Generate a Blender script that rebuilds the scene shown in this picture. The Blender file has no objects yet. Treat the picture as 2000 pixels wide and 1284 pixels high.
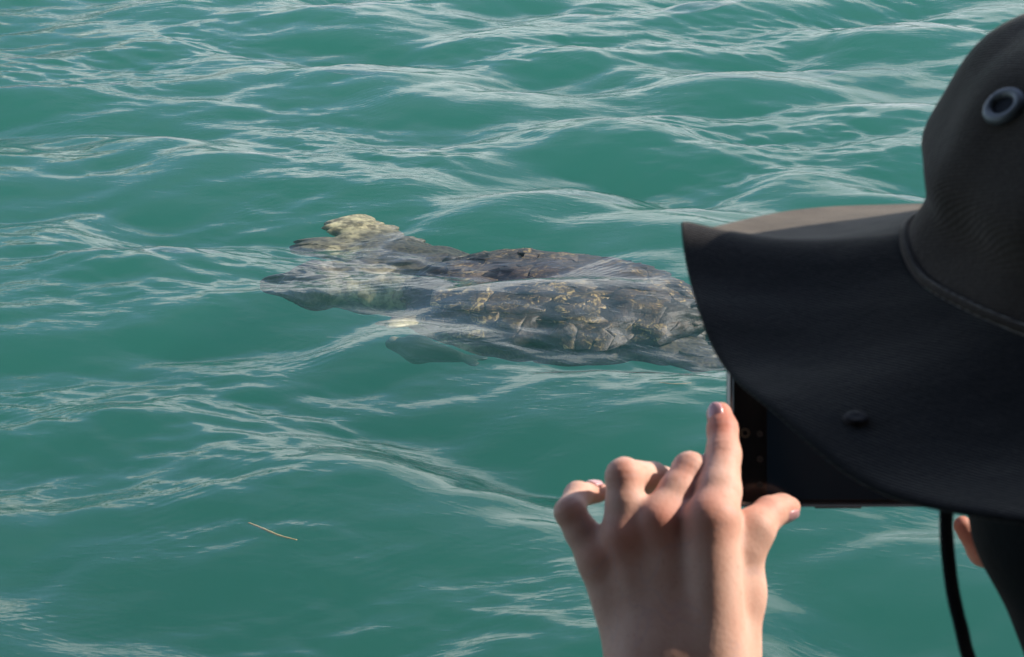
import bpy, bmesh, math, random
import numpy as np
from mathutils import Vector, Matrix
from mathutils.bvhtree import BVHTree

random.seed(4)
scene = bpy.context.scene
COL = scene.collection

# ------------------------------------------------------------------ camera
CAM = Vector((0.0, 0.0, 2.2))
PITCH = math.radians(20.0)
TANH = 0.2401                     # tan of half the horizontal field of view
FWD = Vector((0, math.cos(PITCH), -math.sin(PITCH)))
UPV = Vector((0, math.sin(PITCH), math.cos(PITCH)))
RGT = Vector((1, 0, 0))
cam_d = bpy.data.cameras.new("camera")
cam_d.sensor_width = 36.0
cam_d.lens = 18.0 / TANH
cam_d.clip_start = 0.05
cam_d.clip_end = 5000.0
cam_d.dof.use_dof = True
cam_d.dof.focus_distance = 6.4
cam_d.dof.aperture_fstop = 46.0
cam = bpy.data.objects.new("camera", cam_d)
COL.objects.link(cam)
cam.location = CAM
cam.rotation_euler = (math.radians(90) - PITCH, 0, 0)
scene.camera = cam

# ------------------------------------------------------------------ light
SUN = Vector((0.80, 0.16, 0.58)).normalized()        # towards the sun
SUN_EL = math.asin(SUN.z)
SUN_ROT = math.atan2(SUN.x, SUN.y)
sun_d = bpy.data.lights.new("sun", 'SUN')
sun_d.energy = 4.6
sun_d.angle = math.radians(0.55)
sun_d.color = (1.0, 0.93, 0.82)
sun = bpy.data.objects.new("sun", sun_d)
COL.objects.link(sun)
sun.location = SUN * 30
sun.rotation_euler = SUN.to_track_quat('Z', 'Y').to_euler()

world = bpy.data.worlds.new("World")
scene.world = world
world.use_nodes = True
wt = world.node_tree
wt.nodes.clear()


def N(tree, kind, **kw):
    n = tree.nodes.new(kind)
    for k, v in kw.items():
        if k in n.inputs.keys() if not k.startswith('_') else False:
            n.inputs[k].default_value = v
        else:
            setattr(n, k.lstrip('_'), v)
    return n


def L(tree, a, b):
    tree.links.new(a, b)


def math_node(tree, op, a, b=None, c=None, clamp=False):
    n = tree.nodes.new('ShaderNodeMath')
    n.operation = op
    n.use_clamp = clamp
    for i, v in enumerate((a, b, c)):
        if v is None:
            continue
        if isinstance(v, (int, float)):
            n.inputs[i].default_value = v
        else:
            tree.links.new(v, n.inputs[i])
    return n.outputs[0]


def ramp(tree, fac, stops, interp='LINEAR'):
    n = tree.nodes.new('ShaderNodeValToRGB')
    cr = n.color_ramp
    cr.interpolation = interp
    while len(cr.elements) < len(stops):
        cr.elements.new(0.5)
    for e, (p, c) in zip(cr.elements, stops):
        e.position = p
        e.color = (c, c, c, 1) if isinstance(c, (int, float)) else (*c, 1)
    tree.links.new(fac, n.inputs[0])
    return n.outputs[0]


def mixc(tree, fac, a, b, mode='MIX'):
    n = tree.nodes.new('ShaderNodeMix')
    n.data_type = 'RGBA'
    n.blend_type = mode
    for s, v in ((n.inputs[0], fac), (n.inputs[6], a), (n.inputs[7], b)):
        if isinstance(v, (int, float)):
            s.default_value = v
        elif isinstance(v, tuple):
            s.default_value = (*v, 1)
        else:
            tree.links.new(v, s)
    return n.outputs[2]


def noise(tree, scale, detail=4, rough=0.5, vec=None, dist=0.0):
    n = tree.nodes.new('ShaderNodeTexNoise')
    n.inputs['Scale'].default_value = scale
    n.inputs['Detail'].default_value = detail
    n.inputs['Roughness'].default_value = rough
    n.inputs['Distortion'].default_value = dist
    if vec is not None:
        tree.links.new(vec, n.inputs['Vector'])
    return n.outputs['Fac']


# sky: cumulus banks low down, laid out on a flat layer so they crowd towards the horizon
BANK_TOP = 0.315
sky = wt.nodes.new('ShaderNodeTexSky')
sky.sky_type = 'NISHITA'
sky.sun_disc = False
sky.sun_elevation = SUN_EL
sky.sun_rotation = SUN_ROT
sky.air_density = 1.0
sky.dust_density = 0.05
sky.ozone_density = 4.0
tc = wt.nodes.new('ShaderNodeTexCoord')
sep = wt.nodes.new('ShaderNodeSeparateXYZ')
L(wt, tc.outputs['Generated'], sep.inputs[0])
zc = math_node(wt, 'ADD', math_node(wt, 'MAXIMUM', sep.outputs[2], 0.0), 0.22)
comb = wt.nodes.new('ShaderNodeCombineXYZ')
L(wt, math_node(wt, 'DIVIDE', sep.outputs[0], zc), comb.inputs[0])
L(wt, math_node(wt, 'DIVIDE', sep.outputs[1], zc), comb.inputs[1])
comb.inputs[2].default_value = 8.8
cn = wt.nodes.new('ShaderNodeTexNoise')
cn.inputs['Scale'].default_value = 0.85
cn.inputs['Detail'].default_value = 7
cn.inputs['Roughness'].default_value = 0.52
cn.inputs['Distortion'].default_value = 0.25
L(wt, comb.outputs[0], cn.inputs['Vector'])
# a bank of cumulus round the horizon, open blue above
top_ = math_node(wt, 'ADD', BANK_TOP, math_node(wt, 'MULTIPLY', sep.outputs[0], 0.22))     # the bank builds up towards the sun side
bank = math_node(wt, 'MULTIPLY', math_node(wt, 'SUBTRACT', top_, sep.outputs[2]), 1.3)
cval = math_node(wt, 'ADD', cn.outputs['Fac'], bank)
cmask = ramp(wt, cval, [(0.475, 0.0), (0.535, 1.0)], 'EASE')
cfade = ramp(wt, sep.outputs[2], [(0.0, 0.5), (0.03, 1.0)])
cmask = math_node(wt, 'MULTIPLY', cmask, cfade)
veil = math_node(wt, 'MULTIPLY', ramp(wt, cn.outputs['Fac'], [(0.36, 0.15), (0.64, 1.0)]), 0.30)
cmask = math_node(wt, 'MAXIMUM', cmask, veil)
cn2 = noise(wt, 2.6, 6, 0.55, comb.outputs[0])
cshade = mixc(wt, ramp(wt, cn2, [(0.30, 0.0), (0.70, 1.0)]), (5.0, 5.5, 6.0), (9.0, 9.1, 9.0))
skyc = mixc(wt, math_node(wt, 'MULTIPLY', cmask, 0.85), sky.outputs[0], cshade)
bg = wt.nodes.new('ShaderNodeBackground')
bg.inputs['Strength'].default_value = 0.15
L(wt, skyc, bg.inputs['Color'])
wo = wt.nodes.new('ShaderNodeOutputWorld')
L(wt, bg.outputs[0], wo.inputs['Surface'])

vs = scene.view_settings
vs.view_transform = 'Standard'
vs.look = 'None'
vs.exposure = 0.5
vs.gamma = 1.0
vs.use_curve_mapping = False
cy = scene.cycles
cy.use_denoising = True
cy.max_bounces = 6
cy.diffuse_bounces = 3
cy.glossy_bounces = 4
cy.transmission_bounces = 4
cy.volume_bounces = 1
cy.transparent_max_bounces = 12
cy.sample_clamp_indirect = 4.0
cy.caustics_reflective = False
cy.caustics_refractive = False


# ------------------------------------------------------------------ helpers
def P(px, py, d):
    """Point seen at pixel (px, py) of the 2000 x 1284 photograph, d metres deep."""
    s = TANH * d / 1000.0
    return CAM + FWD * d + RGT * ((px - 1000) * s) + UPV * ((642 - py) * s)


def on_plane(px, py, z):
    """Where the line of sight through a pixel meets the level z."""
    v = P(px, py, 1.0) - CAM
    return CAM + v * ((z - CAM.z) / v.z)


def tag(o, label=None, category=None, group=None, kind=None):
    for k, v in (("label", label), ("category", category), ("group", group), ("kind", kind)):
        if v:
            o[k] = v
    return o


def empty(name, loc):
    o = bpy.data.objects.new(name, None)
    o.location = loc
    o.empty_display_size = 0.05
    COL.objects.link(o)
    return o


def link(name, me, mat, parent=None, smooth=True):
    o = bpy.data.objects.new(name, me)
    COL.objects.link(o)
    if mat is not None:
        me.materials.append(mat)
    if smooth:
        me.polygons.foreach_set('use_smooth', np.ones(len(me.polygons), dtype=bool))
    if parent is not None:
        o.parent = parent
        o.matrix_parent_inverse = parent.matrix_world.inverted() if parent.parent is None and parent.type == 'EMPTY' else Matrix()
        if parent.type == 'EMPTY':
            o.matrix_parent_inverse = Matrix.Translation(-Vector(parent.location)) if parent.parent is None else Matrix()
    return o


def mesh_arrays(name, V, quads):
    V = np.asarray(V, dtype=np.float32)
    Q = np.asarray(quads, dtype=np.int32)
    me = bpy.data.meshes.new(name)
    me.vertices.add(len(V))
    me.vertices.foreach_set('co', V.ravel())
    nq = len(Q)
    k = Q.shape[1]
    me.loops.add(nq * k)
    me.loops.foreach_set('vertex_index', Q.ravel())
    me.polygons.add(nq)
    me.polygons.foreach_set('loop_start', np.arange(0, nq * k, k, dtype=np.int32))
    me.update(calc_edges=True)
    return me


def mesh_py(name, V, F):
    me = bpy.data.meshes.new(name)
    me.from_pydata([tuple(v) for v in V], [], F)
    me.update()
    return me


# --- signed distance shapes, meshed with naive surface nets
class Field:
    def __init__(self, lo, hi, h):
        self.lo = np.array(lo, float)
        self.h = h
        n = np.ceil((np.array(hi, float) - self.lo) / h).astype(int) + 1
        ax = [(self.lo[i] + np.arange(n[i]) * h).astype(np.float32) for i in range(3)]
        self.X, self.Y, self.Z = np.meshgrid(*ax, indexing='ij')

    def cap(self, a, b, ra, rb, flat=None):
        """Tapered capsule; flat = (axis, factor) squeezes it along an axis."""
        X, Y, Z = self.X, self.Y, self.Z
        a = np.array(a, np.float32)
        b = np.array(b, np.float32)
        ba = b - a
        L2 = max(float(ba @ ba), 1e-12)
        px, py, pz = X - a[0], Y - a[1], Z - a[2]
        t = np.clip((px * ba[0] + py * ba[1] + pz * ba[2]) / L2, 0, 1)
        qx, qy, qz = px - t * ba[0], py - t * ba[1], pz - t * ba[2]
        if flat is not None:
            n, f = np.array(flat[0], np.float32), flat[1]
            dn = (qx * n[0] + qy * n[1] + qz * n[2])
            g = (1.0 / f - 1.0)
            qx, qy, qz = qx + dn * n[0] * g, qy + dn * n[1] * g, qz + dn * n[2] * g
            return (np.sqrt(qx * qx + qy * qy + qz * qz) - (ra + (rb - ra) * t)) * (0.5 + 0.5 * f)
        return np.sqrt(qx * qx + qy * qy + qz * qz) - (ra + (rb - ra) * t)

    def ell(self, c, r, rot=None):
        p = np.stack([self.X - c[0], self.Y - c[1], self.Z - c[2]], -1)
        if rot is not None:
            p = p @ np.array(rot, np.float32)
        p = p / np.array(r, np.float32)
        k = np.sqrt((p * p).sum(-1))
        return (k - 1.0) * float(min(r))

    def mesh(self, D, smooth=1):
        h = self.h
        ins = D < 0
        nx, ny, nz = D.shape
        cnt = np.zeros((nx - 1, ny - 1, nz - 1), np.int8)
        for i in (0, 1):
            for j in (0, 1):
                for k in (0, 1):
                    cnt += ins[i:nx - 1 + i, j:ny - 1 + j, k:nz - 1 + k]
        act = (cnt > 0) & (cnt < 8)
        idx = np.full(act.shape, -1, np.int64)
        ijk = np.argwhere(act)
        idx[act] = np.arange(len(ijk))
        acc = np.zeros((len(ijk), 3))
        num = np.zeros(len(ijk))
        corners = [(0, 0, 0), (1, 0, 0), (0, 1, 0), (1, 1, 0), (0, 0, 1), (1, 0, 1), (0, 1, 1), (1, 1, 1)]
        for a in range(8):
            for b in range(a + 1, 8):
                ca, cb = np.array(corners[a]), np.array(corners[b])
                if np.abs(ca - cb).sum() != 1:
                    continue
                pa, pb = ijk + ca, ijk + cb
                da = D[pa[:, 0], pa[:, 1], pa[:, 2]]
                db = D[pb[:, 0], pb[:, 1], pb[:, 2]]
                m = (da < 0) != (db < 0)
                t = np.where(m, da / np.where(m, da - db, 1), 0)
                acc += np.where(m[:, None], ca + t[:, None] * (cb - ca), 0)
                num += m
        V = self.lo + (ijk + acc / num[:, None]) * h
        quads = []
        for ax in range(3):
            o1, o2 = [(1, 2), (2, 0), (0, 1)][ax]
            sl0 = [slice(1, -1)] * 3
            sl0[ax] = slice(0, -1)
            sl1 = list(sl0)
            sl1[ax] = slice(1, None)
            A, B = ins[tuple(sl0)], ins[tuple(sl1)]
            e = np.argwhere(A != B)
            flip = A[A != B]
            off = np.ones(3, int)
            off[ax] = 0
            e = e + off

            def cell(d1, d2):
                c = e.copy()
                c[:, o1] += d1
                c[:, o2] += d2
                return idx[c[:, 0], c[:, 1], c[:, 2]]
            q = np.stack([cell(-1, -1), cell(0, -1), cell(0, 0), cell(-1, 0)], 1)
            q = np.where(flip[:, None], q, q[:, ::-1])
            quads.append(q)
        Q = np.concatenate(quads)
        Q = Q[(Q >= 0).all(1)]
        for _ in range(smooth):
            S = np.zeros_like(V)
            n = np.zeros(len(V))
            for c in range(4):
                for d in (1, 3):
                    np.add.at(S, Q[:, c], V[Q[:, (c + d) % 4]])
                    np.add.at(n, Q[:, c], 1)
            V = 0.4 * V + 0.6 * S / np.maximum(n, 1)[:, None]
        return V, Q


def smin(a, b, k):
    h = np.clip(0.5 + 0.5 * (b - a) / k, 0, 1)
    return b + (a - b) * h - k * h * (1 - h)


def catmull(pts, n, closed=False):
    """Points resampled along a Catmull-Rom curve, n per span."""
    pts = [np.array(p, float) for p in pts]
    m = len(pts)
    out = []
    spans = m if closed else m - 1
    for i in range(spans):
        if closed:
            p0, p1, p2, p3 = (pts[(i + j - 1) % m] for j in range(4))
        else:
            p0, p1, p2, p3 = pts[max(i - 1, 0)], pts[i], pts[i + 1], pts[min(i + 2, m - 1)]
        for s in range(n):
            t = s / n
            out.append(0.5 * (2 * p1 + (p2 - p0) * t + (2 * p0 - 5 * p1 + 4 * p2 - p3) * t * t
                              + (3 * p1 - p0 - 3 * p2 + p3) * t ** 3))
    if not closed:
        out.append(pts[-1])
    return np.array(out)


def tube(name, pts, radii, mat, parent=None, sides=12, closed=False):
    pts = [Vector(p) for p in pts]
    n = len(pts)
    if isinstance(radii, (int, float)):
        radii = [radii] * n
    V, F = [], []
    ref = Vector((0.31, 0.2, 0.93)).normalized()
    for i, p in enumerate(pts):
        a = pts[(i + 1) % n] if closed or i < n - 1 else pts[i]
        b = pts[i - 1] if closed or i > 0 else pts[i]
        t = (a - b).normalized()
        s = t.cross(ref).normalized()
        w = s.cross(t)
        for k in range(sides):
            ang = 2 * math.pi * k / sides
            V.append(p + (s * math.cos(ang) + w * math.sin(ang)) * radii[i])
    for i in range(n if closed else n - 1):
        for k in range(sides):
            a, b = i * sides + k, i * sides + (k + 1) % sides
            c, d = ((i + 1) % n) * sides + (k + 1) % sides, ((i + 1) % n) * sides + k
            F.append((a, b, c, d))
    if not closed:
        F.append(tuple(range(sides))[::-1])
        F.append(tuple((n - 1) * sides + k for k in range(sides)))
    me = mesh_py(name, V, F)
    return link(name, me, mat, parent)


def new_mat(name):
    m = bpy.data.materials.new(name)
    m.use_nodes = True
    t = m.node_tree
    b = t.nodes['Principled BSDF']
    return m, t, b


def objco(tree, scale=None):
    t = tree.nodes.new('ShaderNodeTexCoord')
    if scale is None:
        return t.outputs['Object']
    m = tree.nodes.new('ShaderNodeMapping')
    m.inputs['Scale'].default_value = scale
    tree.links.new(t.outputs['Object'], m.inputs['Vector'])
    return m.outputs[0]


def bump(tree, h, strength, dist, normal=None):
    b = tree.nodes.new('ShaderNodeBump')
    b.inputs['Strength'].default_value = strength
    b.inputs['Distance'].default_value = dist
    tree.links.new(h, b.inputs['Height'])
    if normal is not None:
        tree.links.new(normal, b.inputs['Normal'])
    return b.outputs[0]


# ------------------------------------------------------------------ materials
def mat_water():
    m = bpy.data.materials.new("sea_water")
    m.use_nodes = True
    t = m.node_tree
    t.nodes.clear()
    out = t.nodes.new('ShaderNodeOutputMaterial')
    co = objco(t)
    # fine capillary ripples, in drifting patches
    patch = ramp(t, noise(t, 0.9, 3, 0.55, co), [(0.42, 0.0), (0.62, 1.0)])
    mp = t.nodes.new('ShaderNodeMapping')
    mp.inputs['Rotation'].default_value = (0, 0, math.radians(24))
    mp.inputs['Scale'].default_value = (5.0, 20.0, 1.0)
    L(t, co, mp.inputs['Vector'])
    rip = noise(t, 1.0, 3, 0.55, mp.outputs[0], 0.6)
    mp2 = t.nodes.new('ShaderNodeMapping')
    mp2.inputs['Rotation'].default_value = (0, 0, math.radians(-32))
    mp2.inputs['Scale'].default_value = (9.0, 30.0, 1.0)
    L(t, co, mp2.inputs['Vector'])
    rip2 = noise(t, 1.0, 2, 0.5, mp2.outputs[0], 0.5)

    def bands(deg, scale, dist):
        mm = t.nodes.new('ShaderNodeMapping')
        mm.inputs['Rotation'].default_value = (0, 0, math.radians(deg))
        L(t, co, mm.inputs['Vector'])
        w = t.nodes.new('ShaderNodeTexWave')
        w.inputs['Scale'].default_value = scale
        w.inputs['Distortion'].default_value = dist
        w.inputs['Detail'].default_value = 2.0
        w.inputs['Detail Scale'].default_value = 0.25
        L(t, mm.outputs[0], w.inputs['Vector'])
        return w.outputs['Fac']
    pa = ramp(t, noise(t, 2.1, 3, 0.6, co), [(0.54, 0.0), (0.66, 1.0)])
    pb = ramp(t, noise(t, 1.7, 3, 0.6, mp.outputs[0]), [(0.52, 0.0), (0.66, 1.0)])
    lines = math_node(t, 'ADD', math_node(t, 'MULTIPLY', bands(58, 11.0, 5.0), pa), math_node(t, 'MULTIPLY', bands(118, 13.0, 6.0), pb))
    h = math_node(t, 'ADD', math_node(t, 'MULTIPLY', math_node(t, 'MULTIPLY', rip, math_node(t, 'ADD', patch, 0.38)), 0.42),
                  math_node(t, 'MULTIPLY', math_node(t, 'MULTIPLY', rip2, patch), 0.35))
    h = math_node(t, 'ADD', h, math_node(t, 'MULTIPLY', lines, 0.085))
    nrm = bump(t, h, 1.0, 0.0062)
    fr = t.nodes.new('ShaderNodeFresnel')
    # the node turns the ratio round for hits from below; the straight-through shader wants the outer value both ways
    geo = t.nodes.new('ShaderNodeNewGeometry')
    ior = t.nodes.new('ShaderNodeMix')
    ior.inputs[2].default_value = 1.333
    ior.inputs[3].default_value = 1.0 / 1.333
    L(t, geo.outputs['Backfacing'], ior.inputs[0])
    L(t, ior.outputs[0], fr.inputs['IOR'])
    L(t, nrm, fr.inputs['Normal'])
    gl = t.nodes.new('ShaderNodeBsdfGlossy')
    gl.inputs['Roughness'].default_value = 0.012
    L(t, nrm, gl.inputs['Normal'])
    tr = t.nodes.new('ShaderNodeBsdfTransparent')
    mx = t.nodes.new('ShaderNodeMixShader')
    L(t, fr.outputs[0], mx.inputs[0])
    L(t, tr.outputs[0], mx.inputs[1])
    L(t, gl.outputs[0], mx.inputs[2])
    L(t, mx.outputs[0], out.inputs['Surface'])
    vol = t.nodes.new('ShaderNodeVolumeScatter')
    vol.inputs['Color'].default_value = (0.11, 0.50, 0.36, 1)
    vol.inputs['Density'].default_value = 0.155
    vol.inputs['Anisotropy'].default_value = 0.0
    va = t.nodes.new('ShaderNodeVolumeAbsorption')
    va.inputs['Color'].default_value = (0.05, 0.32, 0.30, 1)
    va.inputs['Density'].default_value = 0.235
    ad = t.nodes.new('ShaderNodeAddShader')
    L(t, vol.outputs[0], ad.inputs[0])
    L(t, va.outputs[0], ad.inputs[1])
    L(t, ad.outputs[0], out.inputs['Volume'])
    return m


def mat_skin():
    m, t, b = new_mat("skin")
    co = objco(t)
    at = t.nodes.new('ShaderNodeAttribute')
    at.attribute_name = 'red'
    n1 = ramp(t, noise(t, 70, 6, 0.65, co), [(0.32, 0.0), (0.68, 1.0)])
    base = mixc(t, n1, (0.61, 0.335, 0.245), (0.69, 0.42, 0.325))
    col = mixc(t, math_node(t, 'MULTIPLY', at.outputs['Fac'], 0.75), base, (0.56, 0.17, 0.11))
    fr_ = ramp(t, noise(t, 240, 3, 0.6, co), [(0.60, 0.0), (0.72, 1.0)])
    col = mixc(t, math_node(t, 'MULTIPLY', fr_, 0.30), col, (0.42, 0.19, 0.13))
    vein = ramp(t, noise(t, 24, 2, 0.4, co, 1.0), [(0.485, 0.0), (0.50, 1.0), (0.515, 0.0)])
    col = mixc(t, math_node(t, 'MULTIPLY', vein, 0.16), col, (0.36, 0.27, 0.30))
    L(t, col, b.inputs['Base Color'])
    b.inputs['Roughness'].default_value = 0.58
    b.inputs['Specular IOR Level'].default_value = 0.28
    b.inputs['Subsurface Weight'].default_value = 0.15
    b.inputs['Subsurface Radius'].default_value = (1.0, 0.35, 0.2)
    b.inputs['Subsurface Scale'].default_value = 0.006
    vo = t.nodes.new('ShaderNodeTexVoronoi')
    vo.inputs['Scale'].default_value = 420
    L(t, co, vo.inputs['Vector'])
    n2 = noise(t, 160, 5, 0.6, co)
    L(t, bump(t, math_node(t, 'ADD', vo.outputs['Distance'], n2), 0.12, 0.0007), b.inputs['Normal'])
    return m


def mat_nail():
    m, t, b = new_mat("fingernail")
    n1 = noise(t, 90, 2, 0.5, objco(t))
    L(t, mixc(t, n1, (0.54, 0.25, 0.255), (0.64, 0.33, 0.33)), b.inputs['Base Color'])
    b.inputs['Roughness'].default_value = 0.25
    b.inputs['Coat Weight'].default_value = 0.3
    return m


def mat_cloth(name, c0, c1, weave=1500.0, sheen=0.3, painted_sun=None):
    m, t, b = new_mat(name)
    co = objco(t)
    mott = noise(t, 14, 5, 0.6, co)
    grain = noise(t, 700, 2, 0.7, co)
    mott = math_node(t, 'ADD', math_node(t, 'MULTIPLY', mott, 0.5), math_node(t, 'MULTIPLY', grain, 0.5))
    col = mixc(t, ramp(t, mott, [(0.38, 0.0), (0.62, 1.0)]), c0, c1)
    if painted_sun:                                     # sunlight painted into the cloth colour where the mesh says so
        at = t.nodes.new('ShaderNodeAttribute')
        at.attribute_name = 'painted_sun'
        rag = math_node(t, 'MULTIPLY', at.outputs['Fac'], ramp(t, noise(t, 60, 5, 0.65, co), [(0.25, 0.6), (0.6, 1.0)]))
        col = mixc(t, rag, col, painted_sun)
    L(t, col, b.inputs['Base Color'])
    b.inputs['Roughness'].default_value = 0.9
    b.inputs['Specular IOR Level'].default_value = 0.15
    b.inputs['Sheen Weight'].default_value = sheen
    b.inputs['Sheen Roughness'].default_value = 0.30
    b.inputs['Sheen Tint'].default_value = (0.9, 0.82, 0.74, 1)
    w1 = t.nodes.new('ShaderNodeTexWave')
    w1.bands_direction = 'DIAGONAL'
    w1.inputs['Scale'].default_value = weave / 6.28
    w1.inputs['Distortion'].default_value = 0.2
    L(t, co, w1.inputs['Vector'])
    n2 = noise(t, 420, 3, 0.6, co)
    n3 = noise(t, 11, 3, 0.5, co)
    hsum = math_node(t, 'ADD', math_node(t, 'MULTIPLY', w1.outputs['Fac'], 0.6 if weave > 0 else 0.0), n2)
    nb = bump(t, hsum, 0.6, 0.0006)
    L(t, bump(t, n3, 0.5, 0.008, nb), b.inputs['Normal'])
    return m


def mat_plain(name, c, rough=0.5, metal=0.0, spec=0.5, coat=0.0, nscale=60, var=0.15):
    m, t, b = new_mat(name)
    n1 = noise(t, nscale, 3, 0.5, objco(t))
    dk = tuple(x * (1 - var) for x in c)
    L(t, mixc(t, n1, dk, c), b.inputs['Base Color'])
    b.inputs['Roughness'].default_value = rough
    b.inputs['Metallic'].default_value = metal
    b.inputs['Specular IOR Level'].default_value = spec
    b.inputs['Coat Weight'].default_value = coat
    return m


def mat_turtle_skin():
    m, t, b = new_mat("turtle_skin")
    co = objco(t)
    vo = t.nodes.new('ShaderNodeTexVoronoi')
    vo.feature = 'DISTANCE_TO_EDGE'
    vo.inputs['Scale'].default_value = 42
    nz = t.nodes.new('ShaderNodeTexNoise')
    nz.inputs['Scale'].default_value = 9
    L(t, co, nz.inputs['Vector'])
    mxv = t.nodes.new('ShaderNodeMix')
    mxv.data_type = 'VECTOR'
    mxv.inputs[0].default_value = 0.06
    L(t, co, mxv.inputs[4])
    L(t, nz.outputs['Color'], mxv.inputs[5])
    L(t, mxv.outputs[1], vo.inputs['Vector'])
    edge = ramp(t, vo.outputs['Distance'], [(0.03, 1.0), (0.16, 0.0)])
    at = t.nodes.new('ShaderNodeAttribute')
    at.attribute_name = 'pale'
    n1 = noise(t, 26, 5, 0.65, co)
    dark = mixc(t, n1, (0.016, 0.013, 0.012), (0.042, 0.031, 0.022))
    dark = mixc(t, math_node(t, 'MULTIPLY', edge, 0.16), dark, (0.26, 0.22, 0.10))
    pale = mixc(t, ramp(t, n1, [(0.40, 0.0), (0.60, 1.0)]), (0.20, 0.15, 0.06), (0.85, 0.72, 0.38))
    pf = math_node(t, 'MULTIPLY', at.outputs['Fac'], ramp(t, noise(t, 11, 4, 0.6, co), [(0.35, 0.6), (0.55, 1.0)]))
    L(t, mixc(t, pf, dark, pale), b.inputs['Base Color'])
    b.inputs['Roughness'].default_value = 0.55
    L(t, bump(t, vo.outputs['Distance'], 0.5, 0.004), b.inputs['Normal'])
    return m


def mat_scute(name, c0, c1, c2, more=0.0):
    m, t, b = new_mat(name)
    co = objco(t)
    n1 = noise(t, 13, 7, 0.72, co, 1.2)
    n2 = noise(t, 60, 4, 0.6, co)
    col = mixc(t, ramp(t, n1, [(0.40, 0.0), (0.60, 1.0)]), c0, c1)
    fleck = ramp(t, noise(t, 34, 6, 0.75, co, 1.5), [(0.52 - more, 0.0), (0.66 - more, 1.0)])
    blot = ramp(t, noise(t, 6, 4, 0.6, co), [(0.46 - more, 0.0), (0.60 - more, 1.0)])
    col = mixc(t, math_node(t, 'MULTIPLY', fleck, blot), col, c2)
    L(t, col, b.inputs['Base Color'])
    b.inputs['Roughness'].default_value = 0.55
    L(t, bump(t, n2, 0.6, 0.006), b.inputs['Normal'])
    return m


M_WATER = mat_water()
M_SKIN = mat_skin()
M_NAIL = mat_nail()
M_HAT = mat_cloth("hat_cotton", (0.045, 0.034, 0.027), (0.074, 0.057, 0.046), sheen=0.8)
M_BRIM = mat_cloth("brim_cotton", (0.010, 0.0095, 0.011), (0.019, 0.017, 0.0175), sheen=0.25, painted_sun=(0.15, 0.125, 0.102))
M_BLACK = mat_cloth("black_cloth", (0.0035, 0.0035, 0.004), (0.006, 0.006, 0.007), weave=0.0, sheen=0.03)
M_JACKET = mat_cloth("jacket_cloth", (0.010, 0.011, 0.014), (0.018, 0.019, 0.024), sheen=0.1)
M_TROUSER = mat_cloth("trouser_cloth", (0.03, 0.033, 0.045), (0.045, 0.05, 0.065), sheen=0.1)
M_CORD = mat_cloth("cord", (0.006, 0.006, 0.007), (0.012, 0.011, 0.011), weave=3000, sheen=0.1)
M_METAL = mat_plain("eyelet_metal", (0.27, 0.275, 0.29), 0.5, 0.3, nscale=300, var=0.5)
M_SNAP = mat_plain("snap_dark", (0.014, 0.007, 0.007), 0.65, 0.0, 0.2)
M_HOLE = mat_plain("eyelet_backing", (0.012, 0.014, 0.022), 0.8)
M_GLASS = mat_plain("screen_glass", (0.004, 0.004, 0.005), 0.12, 0.0, 0.5)
M_PREVIEW = mat_plain("camera_preview", (0.003, 0.006, 0.010), 0.12, 0.0, 0.25)
_b = M_PREVIEW.node_tree.nodes["Principled BSDF"]            # the screen is on, dim in the daylight
_b.inputs["Emission Color"].default_value = (0.25, 0.55, 1.0, 1)
_b.inputs["Emission Strength"].default_value = 0.002
M_FRAME = mat_plain("phone_frame", (0.20, 0.20, 0.21), 0.25, 0.9)
M_LENS = mat_plain("lens_ring", (0.035, 0.03, 0.022), 0.3, 0.3)
M_ICON = mat_plain("icon_grey", (0.006, 0.006, 0.007), 0.4)
M_TSKIN = mat_turtle_skin()
M_SHELL = mat_scute("carapace_bone", (0.008, 0.006, 0.005), (0.02, 0.014, 0.009), (0.05, 0.035, 0.018))
M_SCUTES = [mat_scute("scute_dark", (0.009, 0.006, 0.005), (0.050, 0.028, 0.014), (0.50, 0.34, 0.12)),
            mat_scute("scute_brown", (0.011, 0.007, 0.005), (0.062, 0.035, 0.016), (0.54, 0.37, 0.13)),
            mat_scute("scute_amber", (0.012, 0.008, 0.005), (0.075, 0.044, 0.018), (0.60, 0.42, 0.15), 0.035)]
M_EYE = mat_plain("turtle_eye", (0.01, 0.009, 0.008), 0.1)
M_FISH = mat_scute("fish_skin", (0.012, 0.024, 0.015), (0.020, 0.034, 0.020), (0.03, 0.04, 0.02))
M_SNOUT = mat_plain("fish_snout", (0.42, 0.32, 0.18), 0.5)
M_WEED = mat_plain("dry_seagrass", (0.36, 0.30, 0.13), 0.6, nscale=200, var=0.5)
M_SAND = mat_plain("sea_sand", (0.36, 0.33, 0.24), 0.9, nscale=2)
M_DECK = mat_plain("deck_paint", (0.10, 0.11, 0.12), 0.6, nscale=5)
M_SHADE_WALL = mat_plain("shade_wall_paint", (0.07, 0.08, 0.10), 0.6, nscale=5)


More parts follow.
